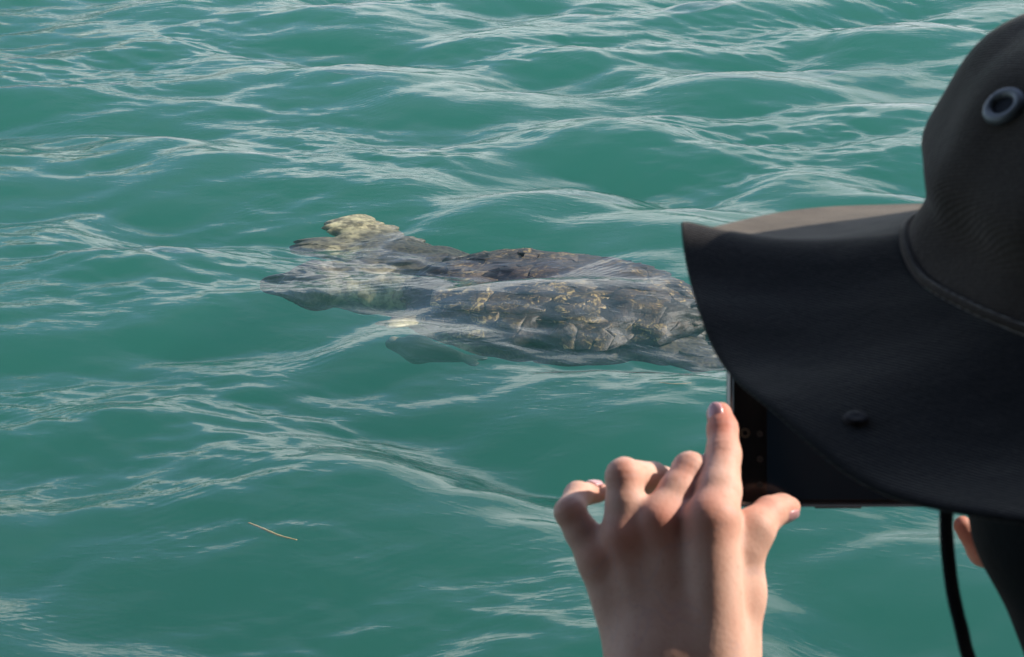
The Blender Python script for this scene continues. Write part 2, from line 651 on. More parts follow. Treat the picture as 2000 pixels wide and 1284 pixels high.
# ------------------------------------------------------------------ the sea
def ocean(seed=11, Ltile=24.0, n=2048):
    rng = np.random.default_rng(seed)
    k1 = 2 * np.pi * np.fft.fftfreq(n, Ltile / n)
    kx, ky = np.meshgrid(k1, k1, indexing='ij')
    k = np.sqrt(kx ** 2 + ky ** 2)
    k[0, 0] = 1e-6
    th = np.arctan2(ky, kx)

    def layer(lo, hi, slope, power, wdir, spread, base=0.08):
        kl, kh = 2 * np.pi / hi, 2 * np.pi / lo
        A = k ** (-power) * np.exp(-(kl / k) ** 4) * np.exp(-(k / kh) ** 2)
        d = np.abs(np.cos(th - wdir)) ** spread + base
        g = rng.standard_normal((n, n)) + 1j * rng.standard_normal((n, n))
        H = g * A * d
        H[0, 0] = 0
        sx = np.real(np.fft.ifft2(1j * kx * H))
        sy = np.real(np.fft.ifft2(1j * ky * H))
        s = math.sqrt(float((sx ** 2 + sy ** 2).mean()))
        return H * (slope / s)
    W = math.radians(100)
    H = layer(0.42, 1.7, 0.120, 2.2, math.radians(64), 4.0, 0.04)
    H = H + layer(0.40, 1.5, 0.125, 2.2, math.radians(116), 4.0, 0.04)
    H = H + layer(0.14, 0.50, 0.095, 2.0, W, 2.0, 0.15)
    z = np.real(np.fft.ifft2(H))
    cx = np.real(np.fft.ifft2(-1j * kx / k * H))
    cyy = np.real(np.fft.ifft2(-1j * ky / k * H))
    # smaller wavelets, strong only in patches
    H2 = layer(0.045, 0.20, 0.085, 2.0, W - 0.5, 2.0, 0.25)
    z2 = np.real(np.fft.ifft2(H2))
    Hm = layer(0.6, 3.0, 1.0, 2.0, 0.0, 0.0, 1.0)
    mk = np.real(np.fft.ifft2(Hm))
    mk = mk / mk.std()
    mask = 0.24 + 1.2 / (1 + np.exp(-3.0 * (mk - 0.5)))
    return z, cx, cyy, z2 * mask, Ltile, n


def sample(A, x, y, Lt, n):
    u = (x / Lt * n) % n
    v = (y / Lt * n) % n
    i0 = np.floor(u).astype(int)
    j0 = np.floor(v).astype(int)
    fu, fv = u - i0, v - j0
    i0 %= n
    j0 %= n
    i1, j1 = (i0 + 1) % n, (j0 + 1) % n
    return (A[i0, j0] * (1 - fu) * (1 - fv) + A[i1, j0] * fu * (1 - fv)
            + A[i0, j1] * (1 - fu) * fv + A[i1, j1] * fu * fv)


def axis_lines(core, grow, far_lo, far_hi):
    lo, hi = core[0], core[-1]
    a, s = [], core[1] - core[0]
    x = lo
    while x > far_lo:
        s *= grow
        x -= s
        a.append(x)
    b, s = [], core[-1] - core[-2]
    x = hi
    while x < far_hi:
        s *= grow
        x += s
        b.append(x)
    return np.array(a[::-1] + list(core) + b)


def build_water():
    xs = axis_lines(np.arange(-3.1, 3.1001, 0.0098), 1.10, -900, 900)
    ys = [3.4]
    while ys[-1] < 13.5:
        ys.append(ys[-1] + max(0.0078, 0.0012 * ys[-1]))
    ys = axis_lines(np.array(ys), 1.09, -900, 1800)
    X, Y = np.meshgrid(xs, ys, indexing='ij')
    z, cx, cyy, z2, Lt, n = ocean()
    sx, sy = X + OCEAN_OFF[0], Y + OCEAN_OFF[1]
    step = np.maximum(np.gradient(xs)[:, None], np.gradient(ys)[None, :])
    f1 = np.clip(1.35 - step / 0.35, 0.0, 1.0)
    f2 = np.clip(1.3 - step / 0.05, 0.0, 1.0)
    Z = sample(z, sx, sy, Lt, n) * f1 + sample(z2, sx, sy, Lt, n) * f2
    DX = sample(cx, sx, sy, Lt, n) * f1 * 0.6
    DY = sample(cyy, sx, sy, Lt, n) * f1 * 0.6
    V = np.stack([X + DX, Y + DY, Z], -1).reshape(-1, 3)
    nx, ny = len(xs), len(ys)
    I = np.arange(nx * ny).reshape(nx, ny)
    Q = np.stack([I[:-1, :-1], I[1:, :-1], I[1:, 1:], I[:-1, 1:]], -1).reshape(-1, 4)
    me = mesh_arrays("water", V, Q)
    o = link("water", me, M_WATER)
    tag(o, "rippled teal green sea water reflecting pale clouds", kind="structure")
    return o


OCEAN_OFF = (21.172, 20.042)
water = build_water()

me = mesh_py("seabed", [(-900, -900, -6.5), (900, -900, -6.5), (900, 1800, -6.5), (-900, 1800, -6.5)], [(0, 1, 2, 3)])
tag(link("seabed", me, M_SAND), "pale sandy seabed deep under the water", kind="structure")


# ------------------------------------------------------------------ the turtle
def build_turtle():
    c = on_plane(1092, 602, -0.205)
    yaw = math.pi - math.radians(13)
    root = empty("sea_turtle", (0, 0, 0))
    tag(root, "dark brown sea turtle with yellow scaled neck swimming just under the rippled surface", "turtle")
    # body: plastron, neck, head, flippers and tail in one skin (local x = ahead, y = left)
    F = Field((-0.76, -0.92, -0.24), (1.12, 0.80, 0.16), 0.0098)
    z = (0, 0, 1)
    R = Matrix.Rotation(yaw, 4, 'Z')
    T = Matrix.Translation(c + Vector((0, 0, 0.02)))
    TM = T @ R @ Matrix.Rotation(math.radians(-1.5), 4, 'Y')
    TI = TM.inverted()

    def at_px(px, py, zl):
        return TI @ on_plane(px, py, c.z + 0.02 + zl)

    def seg(a, b, ra, rb, flat, k):
        nonlocal D
        fl_ = (z, flat) if flat else None
        D = smin(D, F.cap(at_px(*a), at_px(*b), ra, rb, fl_), k)
    D = F.ell((0, 0, -0.05), (0.50, 0.385, 0.085))
    seg((850, 562, -.05), (720, 560, -.03), 0.125, 0.085, None, .06)          # neck
    seg((720, 560, -.03), (618, 556, .0), 0.080, 0.078, None, .04)            # head
    seg((618, 556, .0), (543, 557, -.03), 0.074, 0.034, None, .03)            # beak
    seg((640, 549, .01), (600, 550, .005), 0.022, 0.020, None, .03)            # brows
    seg((632, 562, .01), (592, 561, .005), 0.022, 0.020, None, .03)
    # far front flipper, spread broad
    seg((870, 515, -.03), (750, 496, .0), 0.105, 0.11, .40, .05)
    seg((750, 496, -.01), (622, 482, .01), 0.125, 0.095, .20, .05)
    seg((770, 484, -.01), (690, 440, .03), 0.12, 0.105, .18, .04)
    seg((700, 528, -.02), (610, 522, -.0), 0.045, 0.032, .5, .02)
    # near front flipper, swept forward along the body
    seg((900, 605, -.04), (860, 622, -.02), 0.10, 0.075, .42, .05)
    seg((860, 622, -.02), (768, 630, .02), 0.075, 0.042, .25, .04)
    seg((900, 640, -.03), (950, 650, -.05), 0.055, 0.06, .3, .04)
    # hind flippers and tail
    for s in (-1, 1):
        D = smin(D, F.cap((-0.40, 0.18 * s, -0.05), (-0.55, 0.25 * s, -0.06), 0.07, 0.055, (z, 0.35)), 0.05)
        D = smin(D, F.cap((-0.52, 0.24 * s, -0.06), (-0.66, 0.25 * s, -0.07), 0.06, 0.04, (z, 0.3)), 0.04)
    D = smin(D, F.cap((-0.45, 0, -0.05), (-0.64, 0, -0.06), 0.05, 0.015), 0.04)
    V, Q = F.mesh(D, 2)
    me = mesh_arrays("body", V, Q)
    pale = np.zeros(len(V))
    for (px, py, zz, r, w) in [(745, 562, .03, .12, 1.1), (690, 566, .03, .09, 1.0), (660, 485, .04, .10, .7), (685, 430, .05, .13, .9),
                               (785, 629, .04, .10, .9), (905, 645, -.02, .10, .7)]:
        p = np.array(at_px(px, py, zz))
        pale += w * np.exp(-((V[:, :2] - p[:2]) ** 2).sum(1) / (r * r))
    at = me.attributes.new('pale', 'FLOAT', 'POINT')
    at.data.foreach_set('value', np.clip(pale, 0, 1).astype(np.float32))
    body = link("body", me, M_TSKIN, root)
    body.matrix_basis = TM

    for s, (px, py) in ((-1, (592, 546)), (1, (585, 565))):
        bm = bmesh.new()
        bmesh.ops.create_uvsphere(bm, u_segments=12, v_segments=8, radius=0.014)
        em = bpy.data.meshes.new("eye")
        bm.to_mesh(em)
        bm.free()
        e = link("eye", em, M_EYE, root)
        e.matrix_basis = TM @ Matrix.Translation(at_px(px, py, 0.03))

    # carapace: a low heart-shaped dome
    LX, LY, HZ = 0.53, 0.41, 0.135

    def half_w(u):          # half width at u in -1..1 (tail .. head)
        a = max(1 - abs(u) ** 2.3, 0.0) ** 0.5
        return LY * a * (1.0 + 0.10 * u - 0.10 * (u < 0) * u * u * 1.2)

    def dome(x, y):
        u = max(-1, min(1, x / LX))
        w = half_w(u)
        v = min(abs(y) / max(w, 1e-4), 1.0)
        e = max(0.0, 1 - abs(u) ** 2.6)
        lump = 0.006 * (math.sin(x * 17 + y * 9) + math.sin(y * 23 - x * 8 + 1) + 0.7 * math.sin(x * 37 + y * 31))
        return HZ * (max(0.0, 1 - v ** 2.2) ** 0.75) * e ** 0.55 - 0.01 + lump * e * (1 - v * v)

    V, Fc = [], []
    NU, NV = 48, 36
    for i in range(NU + 1):
        u = -1 + 2 * i / NU
        for j in range(NV + 1):
            v = -1 + 2 * j / NV
            x, y = u * LX, v * half_w(u)
            V.append((x, y, dome(x, y)))
    for i in range(NU):
        for j in range(NV):
            a = i * (NV + 1) + j
            Fc.append((a, a + NV + 1, a + NV + 2, a + 1))
    cme = mesh_py("carapace", V, Fc)
    car = link("carapace", cme, M_SHELL, root)
    car.matrix_basis = TM
    md = car.modifiers.new("thick", 'SOLIDIFY')
    md.thickness = 0.02

    rng = random.Random(7)

    def scute(poly, lift, mat):
        """poly in (u, v) of the dome, v scaled by the half width; a swollen plate."""
        cu = sum(p[0] for p in poly) / len(poly)
        cv = sum(p[1] for p in poly) / len(poly)
        out = []
        m = len(poly)
        poly = [(u + 0.022 * math.sin(91 * u + 57 * v), v + 0.03 * math.sin(71 * v + 43 * u)) for u, v in poly]
        sub = 3
        edge = []
        for i in range(m):
            a, b = poly[i], poly[(i + 1) % m]
            for s in range(sub):
                t = s / sub
                edge.append((a[0] + (b[0] - a[0]) * t, a[1] + (b[1] - a[1]) * t))
        vs_, fs = [], []
        rings = [(0.996, -0.002), (0.965, lift * 0.55), (0.80, lift * 0.9), (0.45, lift)]
        for sc, hh in rings:
            for (u, v) in edge:
                uu, vv = cu + (u - cu) * sc, cv + (v - cv) * sc
                x, y = uu * LX, vv * half_w(uu)
                vs_.append((x, y, dome(x, y) + hh))
        k = len(edge)
        for r in range(len(rings) - 1):
            for i in range(k):
                fs.append((r * k + i, r * k + (i + 1) % k, (r + 1) * k + (i + 1) % k, (r + 1) * k + i))
        x, y = cu * LX, cv * half_w(cu)
        vs_.append((x, y, dome(x, y) + lift * 1.05))
        for i in range(k):
            fs.append(((len(rings) - 1) * k + i, (len(rings) - 1) * k + (i + 1) % k, len(vs_) - 1))
        sm = mesh_py("scute", vs_, fs)
        o = link("scute", sm, mat)
        o.parent = car
        return o

    us = [-0.86, -0.55, -0.20, 0.17, 0.52, 0.86]
    for i in range(5):                                   # vertebral row
        a, b = us[i], us[i + 1]
        mid = (a + b) / 2
        w0, w1 = 0.20, 0.33
        scute([(a, -w0), (mid, -w1), (b, -w0), (b, w0), (mid, w1), (a, w0)], 0.0018, M_SCUTES[rng.choice([0, 0, 1])])
    cb = [-0.80, -0.375, -0.015, 0.345, 0.78]
    cb = [(us[i] + us[i + 1]) / 2 for i in range(5)]
    for s in (-1, 1):                                    # costal rows
        for i in range(4):
            a, b = cb[i], cb[i + 1]
            poly = [(a, 0.33 * s), (us[i + 1], 0.20 * s), (b, 0.33 * s), (b, 0.78 * s), (a, 0.78 * s)]
            if s < 0:
                poly = poly[::-1]
            mt = M_SCUTES[2] if (s > 0 and i in (1, 3)) else M_SCUTES[rng.choice([0, 0, 1])]
            scute(poly, 0.0018, mt)
        nm = 11                                          # marginal rows
        for i in range(nm):
            a, b = -0.95 + 1.9 * i / nm, -0.95 + 1.9 * (i + 1) / nm
            poly = [(a, 0.79 * s), (b, 0.79 * s), (b, 0.985 * s), (a, 0.985 * s)]
            if s < 0:
                poly = poly[::-1]
            scute(poly, 0.0016, M_SCUTES[rng.choice([0, 0, 1, 1, 2])])
    # refraction by the ripples shaped into the mesh, same wobble for skin and shell
    for o in [root] + list(root.children_recursive):
        if o.type != 'MESH' or o.name.startswith('eye'):
            continue
        W_ = np.array(o.parent.matrix_basis if o.name.startswith('scute') else o.matrix_basis)
        m_ = len(o.data.vertices)
        co = np.empty(m_ * 3, np.float32)
        o.data.vertices.foreach_get('co', co)
        co = co.reshape(-1, 3)
        wc = co @ W_[:3, :3].T + W_[:3, 3]
        x, y = wc[:, 0], wc[:, 1]
        a = np.sin(61 * y + 5 * np.sin(7 * x) + 9 * x) * 0.5 + np.sin(97 * y - 13 * x + 3 * np.sin(11 * x + 2)) * 0.5
        b = np.sin(23 * x + 31 * y + 2 * np.sin(17 * y)) * 0.5 + np.sin(41 * x - 19 * y + 1.3) * 0.5
        a2 = np.sin(127 * y + 6 * np.sin(9 * x + 1) - 7 * x)
        d = np.stack([0.026 * a * (0.6 + 0.4 * b) + 0.015 * a2, 0.022 * b + 0.008 * a2, 0.005 * a * b], 1)
        co = co + d @ W_[:3, :3]
        o.data.vertices.foreach_set('co', co.astype(np.float32).ravel())
        o.data.update()
    return root


turtle = build_turtle()


def build_fish():
    p0, p1 = on_plane(742, 668, -0.80), on_plane(925, 703, -0.80)
    ax = (p1 - p0)
    Ln = ax.length
    root = empty("fish", p0)
    tag(root, "dim olive fish shape deep in the water below the turtle's near flipper", "fish")
    F = Field((-0.05, -0.16, -0.12), (Ln + 0.12, 0.16, 0.12), 0.006)
    D = F.cap((0.05, 0, 0), (Ln * 0.4, 0, 0), 0.022, 0.055)
    D = smin(D, F.cap((Ln * 0.4, 0, 0), (Ln * 0.85, 0, 0), 0.055, 0.022), 0.03)
    D = smin(D, F.cap((Ln * 0.85, 0, 0), (Ln + 0.02, 0.035, 0), 0.02, 0.024, ((0, 0, 1), 0.35)), 0.02)
    D = smin(D, F.cap((Ln * 0.85, 0, 0), (Ln + 0.02, -0.035, 0), 0.02, 0.024, ((0, 0, 1), 0.35)), 0.02)
    for s in (-1, 1):
        D = smin(D, F.cap((Ln * 0.3, 0.03 * s, 0), (Ln * 0.42, 0.065 * s, -0.01), 0.02, 0.012, ((0, 0, 1), 0.3)), 0.02)
    V, Q = F.mesh(D, 1)
    o = link("body", mesh_arrays("body", V, Q), M_FISH, root)
    TM = Matrix.Translation(p0) @ Matrix.Rotation(math.atan2(ax.y, ax.x), 4, 'Z')
    o.matrix_basis = TM
    bm = bmesh.new()
    bmesh.ops.create_uvsphere(bm, u_segments=14, v_segments=10, radius=0.02)
    for v in bm.verts:
        v.co.z *= 0.5
        v.co.x *= 1.3 + 0.2 * math.sin(v.co.y * 200)
    em = bpy.data.meshes.new("snout_patch")
    bm.to_mesh(em)
    bm.free()
    e = link("snout_patch", em, M_SNOUT, root)
    e.matrix_basis = TM @ Matrix.Translation((0.07, 0.0, 0.022))


build_fish()


def weed(pts, w, label):
    c = [on_plane(x, y, z) for x, y, z in pts]
    path = catmull([tuple(p) for p in c], 8)
    root_pt = Vector(path[0])
    n = len(path)
    V, F = [], []
    for i, p in enumerate(path):
        a = path[min(i + 1, n - 1)] - path[max(i - 1, 0)]
        t = Vector(a).normalized()
        s = t.cross(Vector((0, 0, 1))).normalized()
        ww = w * (0.35 + 0.65 * math.sin(math.pi * min(1, (i + 1.2) / (n + 1.4))) ** 0.5) * (1 + 0.15 * math.sin(i * 1.7))
        for (k, h) in ((-1, 0), (0, 0.35), (1, 0), (0, -0.35)):
            V.append(Vector(p) + s * (k * ww) + Vector((0, 0, h * ww)))
    for i in range(n - 1):
        for k in range(4):
            F.append((i * 4 + k, i * 4 + (k + 1) % 4, (i + 1) * 4 + (k + 1) % 4, (i + 1) * 4 + k))
    F += [(3, 2, 1, 0), tuple((n - 1) * 4 + k for k in range(4))]
    o = link("seagrass_blade", mesh_py("seagrass_blade", V, F), M_WEED)
    tag(o, label, "seagrass", "floating bits of seagrass")


weed([(485, 1021, .03), (512, 1032, .03), (545, 1046, .03), (580, 1055, .03)], 0.0045,
     "long thin yellow blade of dry seagrass floating in the green foreground water")
weed([(1288, 747, -.20), (1318, 750, -.20), (1350, 748, -.20)], 0.0045,
     "short faint yellowish weed scrap floating left of the phone")


# ------------------------------------------------------------------ the hat
def build_hat():
    root = empty("sun_hat", P(2290, 560, 0.78))
    tag(root, "black wide brimmed cotton sun hat with metal eyelet, seen from behind", "hat")
    inner = [(1765, 462, .800), (1792, 540, .772), (1868, 592, .745), (2000, 650, .715), (2200, 715, .690), (2420, 740, .690),
             (2650, 680, .720), (2800, 560, .780), (2780, 430, .850), (2600, 340, .900), (2350, 310, .920), (2100, 325, .905),
             (1905, 380, .870), (1800, 424, .830)]
    outer = [(1331, 452, .835), (1352, 560, .790), (1395, 668, .750), (1500, 812, .700), (1730, 945, .645), (2080, 1015, .605),
             (2600, 1010, .600), (3120, 760, .680), (3200, 520, .820), (2950, 420, .950), (2480, 395, 1.00), (2000, 398, .99),
             (1640, 405, .955), (1370, 428, .880)]
    NS = 10
    inn = catmull([tuple(P(*p)) for p in inner], NS, True)
    out = catmull([tuple(P(*p)) for p in outer], NS, True)
    m = len(inn)
    rng = np.random.default_rng(3)
    ph = np.linspace(0, 2 * np.pi, m, endpoint=False)
    NR = 16
    axis = np.array(UPV * 0.95 - FWD * 0.1)
    axis /= np.linalg.norm(axis)
    V = []
    for r in range(NR + 1):
        t = r / NR
        wav = 0.004 * t * (np.sin(5 * ph + 1.0) * 0.6 + np.sin(9 * ph + 2.0) * 0.35)
        sag = 0.010 * math.sin(math.pi * t)
        row = inn * (1 - t) + out * t + (wav - sag * 0.5)[:, None] * axis
        V.append(row)
    V = np.concatenate(V)
    Fq = []
    for r in range(NR):
        for i in range(m):
            Fq.append((r * m + i, (r + 1) * m + i, (r + 1) * m + (i + 1) % m, r * m + (i + 1) % m))
    bme = mesh_arrays("brim", V, Fq)
    sun_mask = np.zeros(m)
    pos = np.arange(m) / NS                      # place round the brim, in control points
    sun_mask = np.clip((pos - 12.9) / 0.35, 0, 1) * np.clip((13.93 - pos) / 0.12, 0, 1)
    sun_mask = np.maximum(sun_mask, (pos > 9) * (pos < 13.3))
    fa = bme.attributes.new('painted_sun', 'FLOAT', 'POINT')  # sun on the far brim, painted in as a tan strip
    fa.data.foreach_set('value', np.tile(sun_mask, NR + 1).astype(np.float32))
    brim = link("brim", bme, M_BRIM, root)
    s = brim.modifiers.new("thick", 'SOLIDIFY')
    s.thickness = 0.0028
    s.offset = -1
    s2 = brim.modifiers.new("sub", 'SUBSURF')
    s2.levels = s2.render_levels = 1

    # crown
    cen = inn.mean(0)
    levels = [(-16, 1778), (0, 1765), (40, 1795), (80, 1826), (118, 1814), (165, 1800), (210, 1818), (270, 1858), (325, 1887), (385, 1932),
              (432, 1995), (470, 2080), (492, 2180), (500, 2260)]
    xl = 1765.0
    CX = 2290.0
    s_px = TANH * 0.80 / 1000
    V = []
    for li, (up, lx) in enumerate(levels):
        sc = (CX - lx) / (CX - xl)
        row = cen + (inn - cen) * sc + np.array(UPV) * (up * s_px) + np.array(FWD) * (up * s_px * 0.10)
        amp = 0.0035 * max(0.0, math.sin(math.pi * min(1, (li - 1) / 11))) * sc
        row = row + ((np.sin(4 * ph + 0.6 * li) * 0.5 + np.sin(7 * ph - 0.5 * li + 1) * 0.5) * amp)[:, None] * ((inn - cen) / np.linalg.norm(inn - cen, axis=1)[:, None])
        V.append(row)
    nl = len(levels)
    top = cen + np.array(UPV) * (503 * s_px) + np.array(FWD) * (50 * s_px)
    V = np.concatenate(V + [top[None]])
    Fq = []
    for r in range(nl - 1):
        for i in range(m):
            Fq.append((r * m + i, r * m + (i + 1) % m, (r + 1) * m + (i + 1) % m, (r + 1) * m + i))
    for i in range(m):
        Fq.append(((nl - 1) * m + i, (nl - 1) * m + (i + 1) % m, nl * m))
    cme = mesh_py("crown", V, Fq)
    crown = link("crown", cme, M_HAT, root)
    sb = crown.modifiers.new("sub", 'SUBSURF')
    sb.levels = sb.render_levels = 1

    # raised seam where crown and brim are sewn together
    seam = catmull([tuple(p) for p in inn[::5]], 5, True)
    tube("seam_band", [Vector(p) + UPV * 0.001 for p in seam], 0.0018, M_HAT, root, 8, True)

    def hit(me, px, py):
        bv = BVHTree.FromPolygons([v.co for v in me.vertices], [tuple(p.vertices) for p in me.polygons])
        d = (P(px, py, 1) - CAM).normalized()
        loc, nor, _, _ = bv.ray_cast(CAM, d)
        if nor.dot(d) > 0:
            nor = -nor
        return loc, nor

    def ring(name, loc, nor, R, r, mat, parent, squash=1.0):
        q = nor.to_track_quat('Z', 'Y').to_matrix()
        pts = [loc + q @ Vector((R * squash * math.cos(a), R * math.sin(a), 0)) for a in np.linspace(0, 2 * math.pi, 40, endpoint=False)]
        return tube(name, pts, r, mat, parent, 10, True)

    def disc(name, loc, nor, R, hgt, mat, parent):
        q = nor.to_track_quat('Z', 'Y').to_matrix()
        V, Fd = [], []
        prof = [(1.0, -0.4), (1.0, 0.5), (0.85, 0.95), (0.5, 1.0), (0.2, 0.85)]
        k = 28
        for (a, z) in prof:
            for i in range(k):
                an = 2 * math.pi * i / k
                V.append(loc + q @ Vector((R * a * math.cos(an), R * a * math.sin(an), hgt * z)))
        for j in range(len(prof) - 1):
            for i in range(k):
                Fd.append((j * k + i, j * k + (i + 1) % k, (j + 1) * k + (i + 1) % k, (j + 1) * k + i))
        Fd.append(tuple((len(prof) - 1) * k + i for i in range(k)))
        return link(name, mesh_py(name, V, Fd), mat, parent)

    loc, nor = hit(cme, 1962, 210)
    ey = ring("eyelet", loc + nor * 0.0006, nor, 0.0060, 0.0021, M_METAL, root)
    disc("eyelet_hole", loc, nor, 0.0048, 0.0008, M_HOLE, root)
    loc, nor = hit(bme, 1672, 822)
    disc("snap_button", loc, nor, 0.0042, 0.0018, M_SNAP, root)
    # chin cord
    cord = catmull([tuple(P(*p)) for p in [(1900, 860, .70), (1862, 930, .69), (1850, 985, .685), (1849, 1050, .685), (1860, 1150, .685),
                                          (1877, 1225, .685), (1898, 1300, .69), (1960, 1420, .70), (2060, 1500, .70), (2200, 1530, .68)]], 8)
    tube("chin_cord", [Vector(p) for p in cord], 0.0023, M_CORD, root, 10)
    return root


build_hat()


# ------------------------------------------------------------------ the phone
HS = 1.10                       # hands and phone stand this much deeper than first measured
PH_D = 1.0 * HS
SHADE_ROOF_Y = 1.005  # front edge of the added roof, sets where its shadow ends


def build_phone():
    W, H, TH = 0.166, 0.0790, 0.0085
    corner = P(1420, 992, PH_D)                     # lower left of the front
    root = empty("smartphone", corner)
    tag(root, "black smartphone held sideways with its dark screen towards us", "phone")
    q = Matrix((RGT, UPV, -FWD)).transposed().to_4x4()   # x right, y up, z towards the viewer
    TM = Matrix.Translation(corner) @ q @ Matrix.Rotation(math.radians(0.0), 4, 'Y')

    def rounded(x0, y0, x1, y1, r, n=8):
        pts = []
        for cx_, cy_, a0 in ((x1 - r, y1 - r, 0), (x0 + r, y1 - r, 90), (x0 + r, y0 + r, 180), (x1 - r, y0 + r, 270)):
            for i in range(n + 1):
                a = math.radians(a0 + 90 * i / n)
                pts.append((cx_ + r * math.cos(a), cy_ + r * math.sin(a)))
        return pts

    def slab(name, x0, y0, x1, y1, r, prof, mat, parent):
        """prof = list of (inset, z) from back to front."""
        V, F = [], []
        base = None
        for ins, z in prof:
            pts = rounded(x0 + ins, y0 + ins, x1 - ins, y1 - ins, max(r - ins, 0.0004))
            base = len(pts)
            V += [(x, y, z) for x, y in pts]
        for j in range(len(prof) - 1):
            for i in range(base):
                F.append((j * base + i, j * base + (i + 1) % base, (j + 1) * base + (i + 1) % base, (j + 1) * base + i))
        F.append(tuple(range(base))[::-1])
        F.append(tuple((len(prof) - 1) * base + i for i in range(base)))
        o = link(name, mesh_py(name, V, F), mat, parent, smooth=False)
        o.matrix_basis = TM
        return o

    slab("frame", 0, 0, W, H, 0.009, [(0.0018, -TH), (0.0004, -TH + 0.0012), (0, -TH / 2), (0.0002, -0.0022), (0.0016, -0.0005), (0.0030, 0.0)], M_FRAME, root)
    scr = slab("screen", 0.0029, 0.0029, W - 0.0029, H - 0.0029, 0.007, [(0, -0.0005), (0, 0.0003), (0.0004, 0.0006)], M_GLASS, root)
    o = slab("camera_preview", 0.0205, 0.0042, W - 0.022, H - 0.0042, 0.0008, [(0, 0.0005), (0, 0.0008)], M_PREVIEW, root)

    def px_local(px, py):
        s = TANH * PH_D / 1000
        return ((px - 1420) * s, (992 - py) * s)

    def spot(name, px, py, R, mat, r_in=0.0, z=0.0007):
        x, y = px_local(px, py)
        V, F = [], []
        k = 24
        for (a, zz) in ((R, z), (R, z + 0.0003), (r_in, z + 0.0003), (r_in, z)):
            for i in range(k):
                an = 2 * math.pi * i / k
                V.append((x + a * math.cos(an), y + a * math.sin(an), zz))
        for j in range(4):
            for i in range(k):
                F.append((j * k + i, j * k + (i + 1) % k, ((j + 1) % 4) * k + (i + 1) % k, ((j + 1) % 4) * k + i))
        o = link(name, mesh_py(name, V, F), mat, root, smooth=False)
        o.matrix_basis = TM
        return o

    spot("front_camera", 1455, 846, 0.0026, M_LENS, 0.0013)
    for yy in (848, 897, 947):
        spot("screen_icon", 1484, yy, 0.0016, M_ICON, 0.0004)
    x, _ = px_local(1616, 0)
    slab("side_button", x - 0.006, -0.0006, x + 0.018, 0.0004, 0.0003, [(0, -0.0058), (0, -0.0026)], M_FRAME, root)


build_phone()


# ------------------------------------------------------------------ the person
PH0 = P(2330, 770, 0.765)
P0 = P


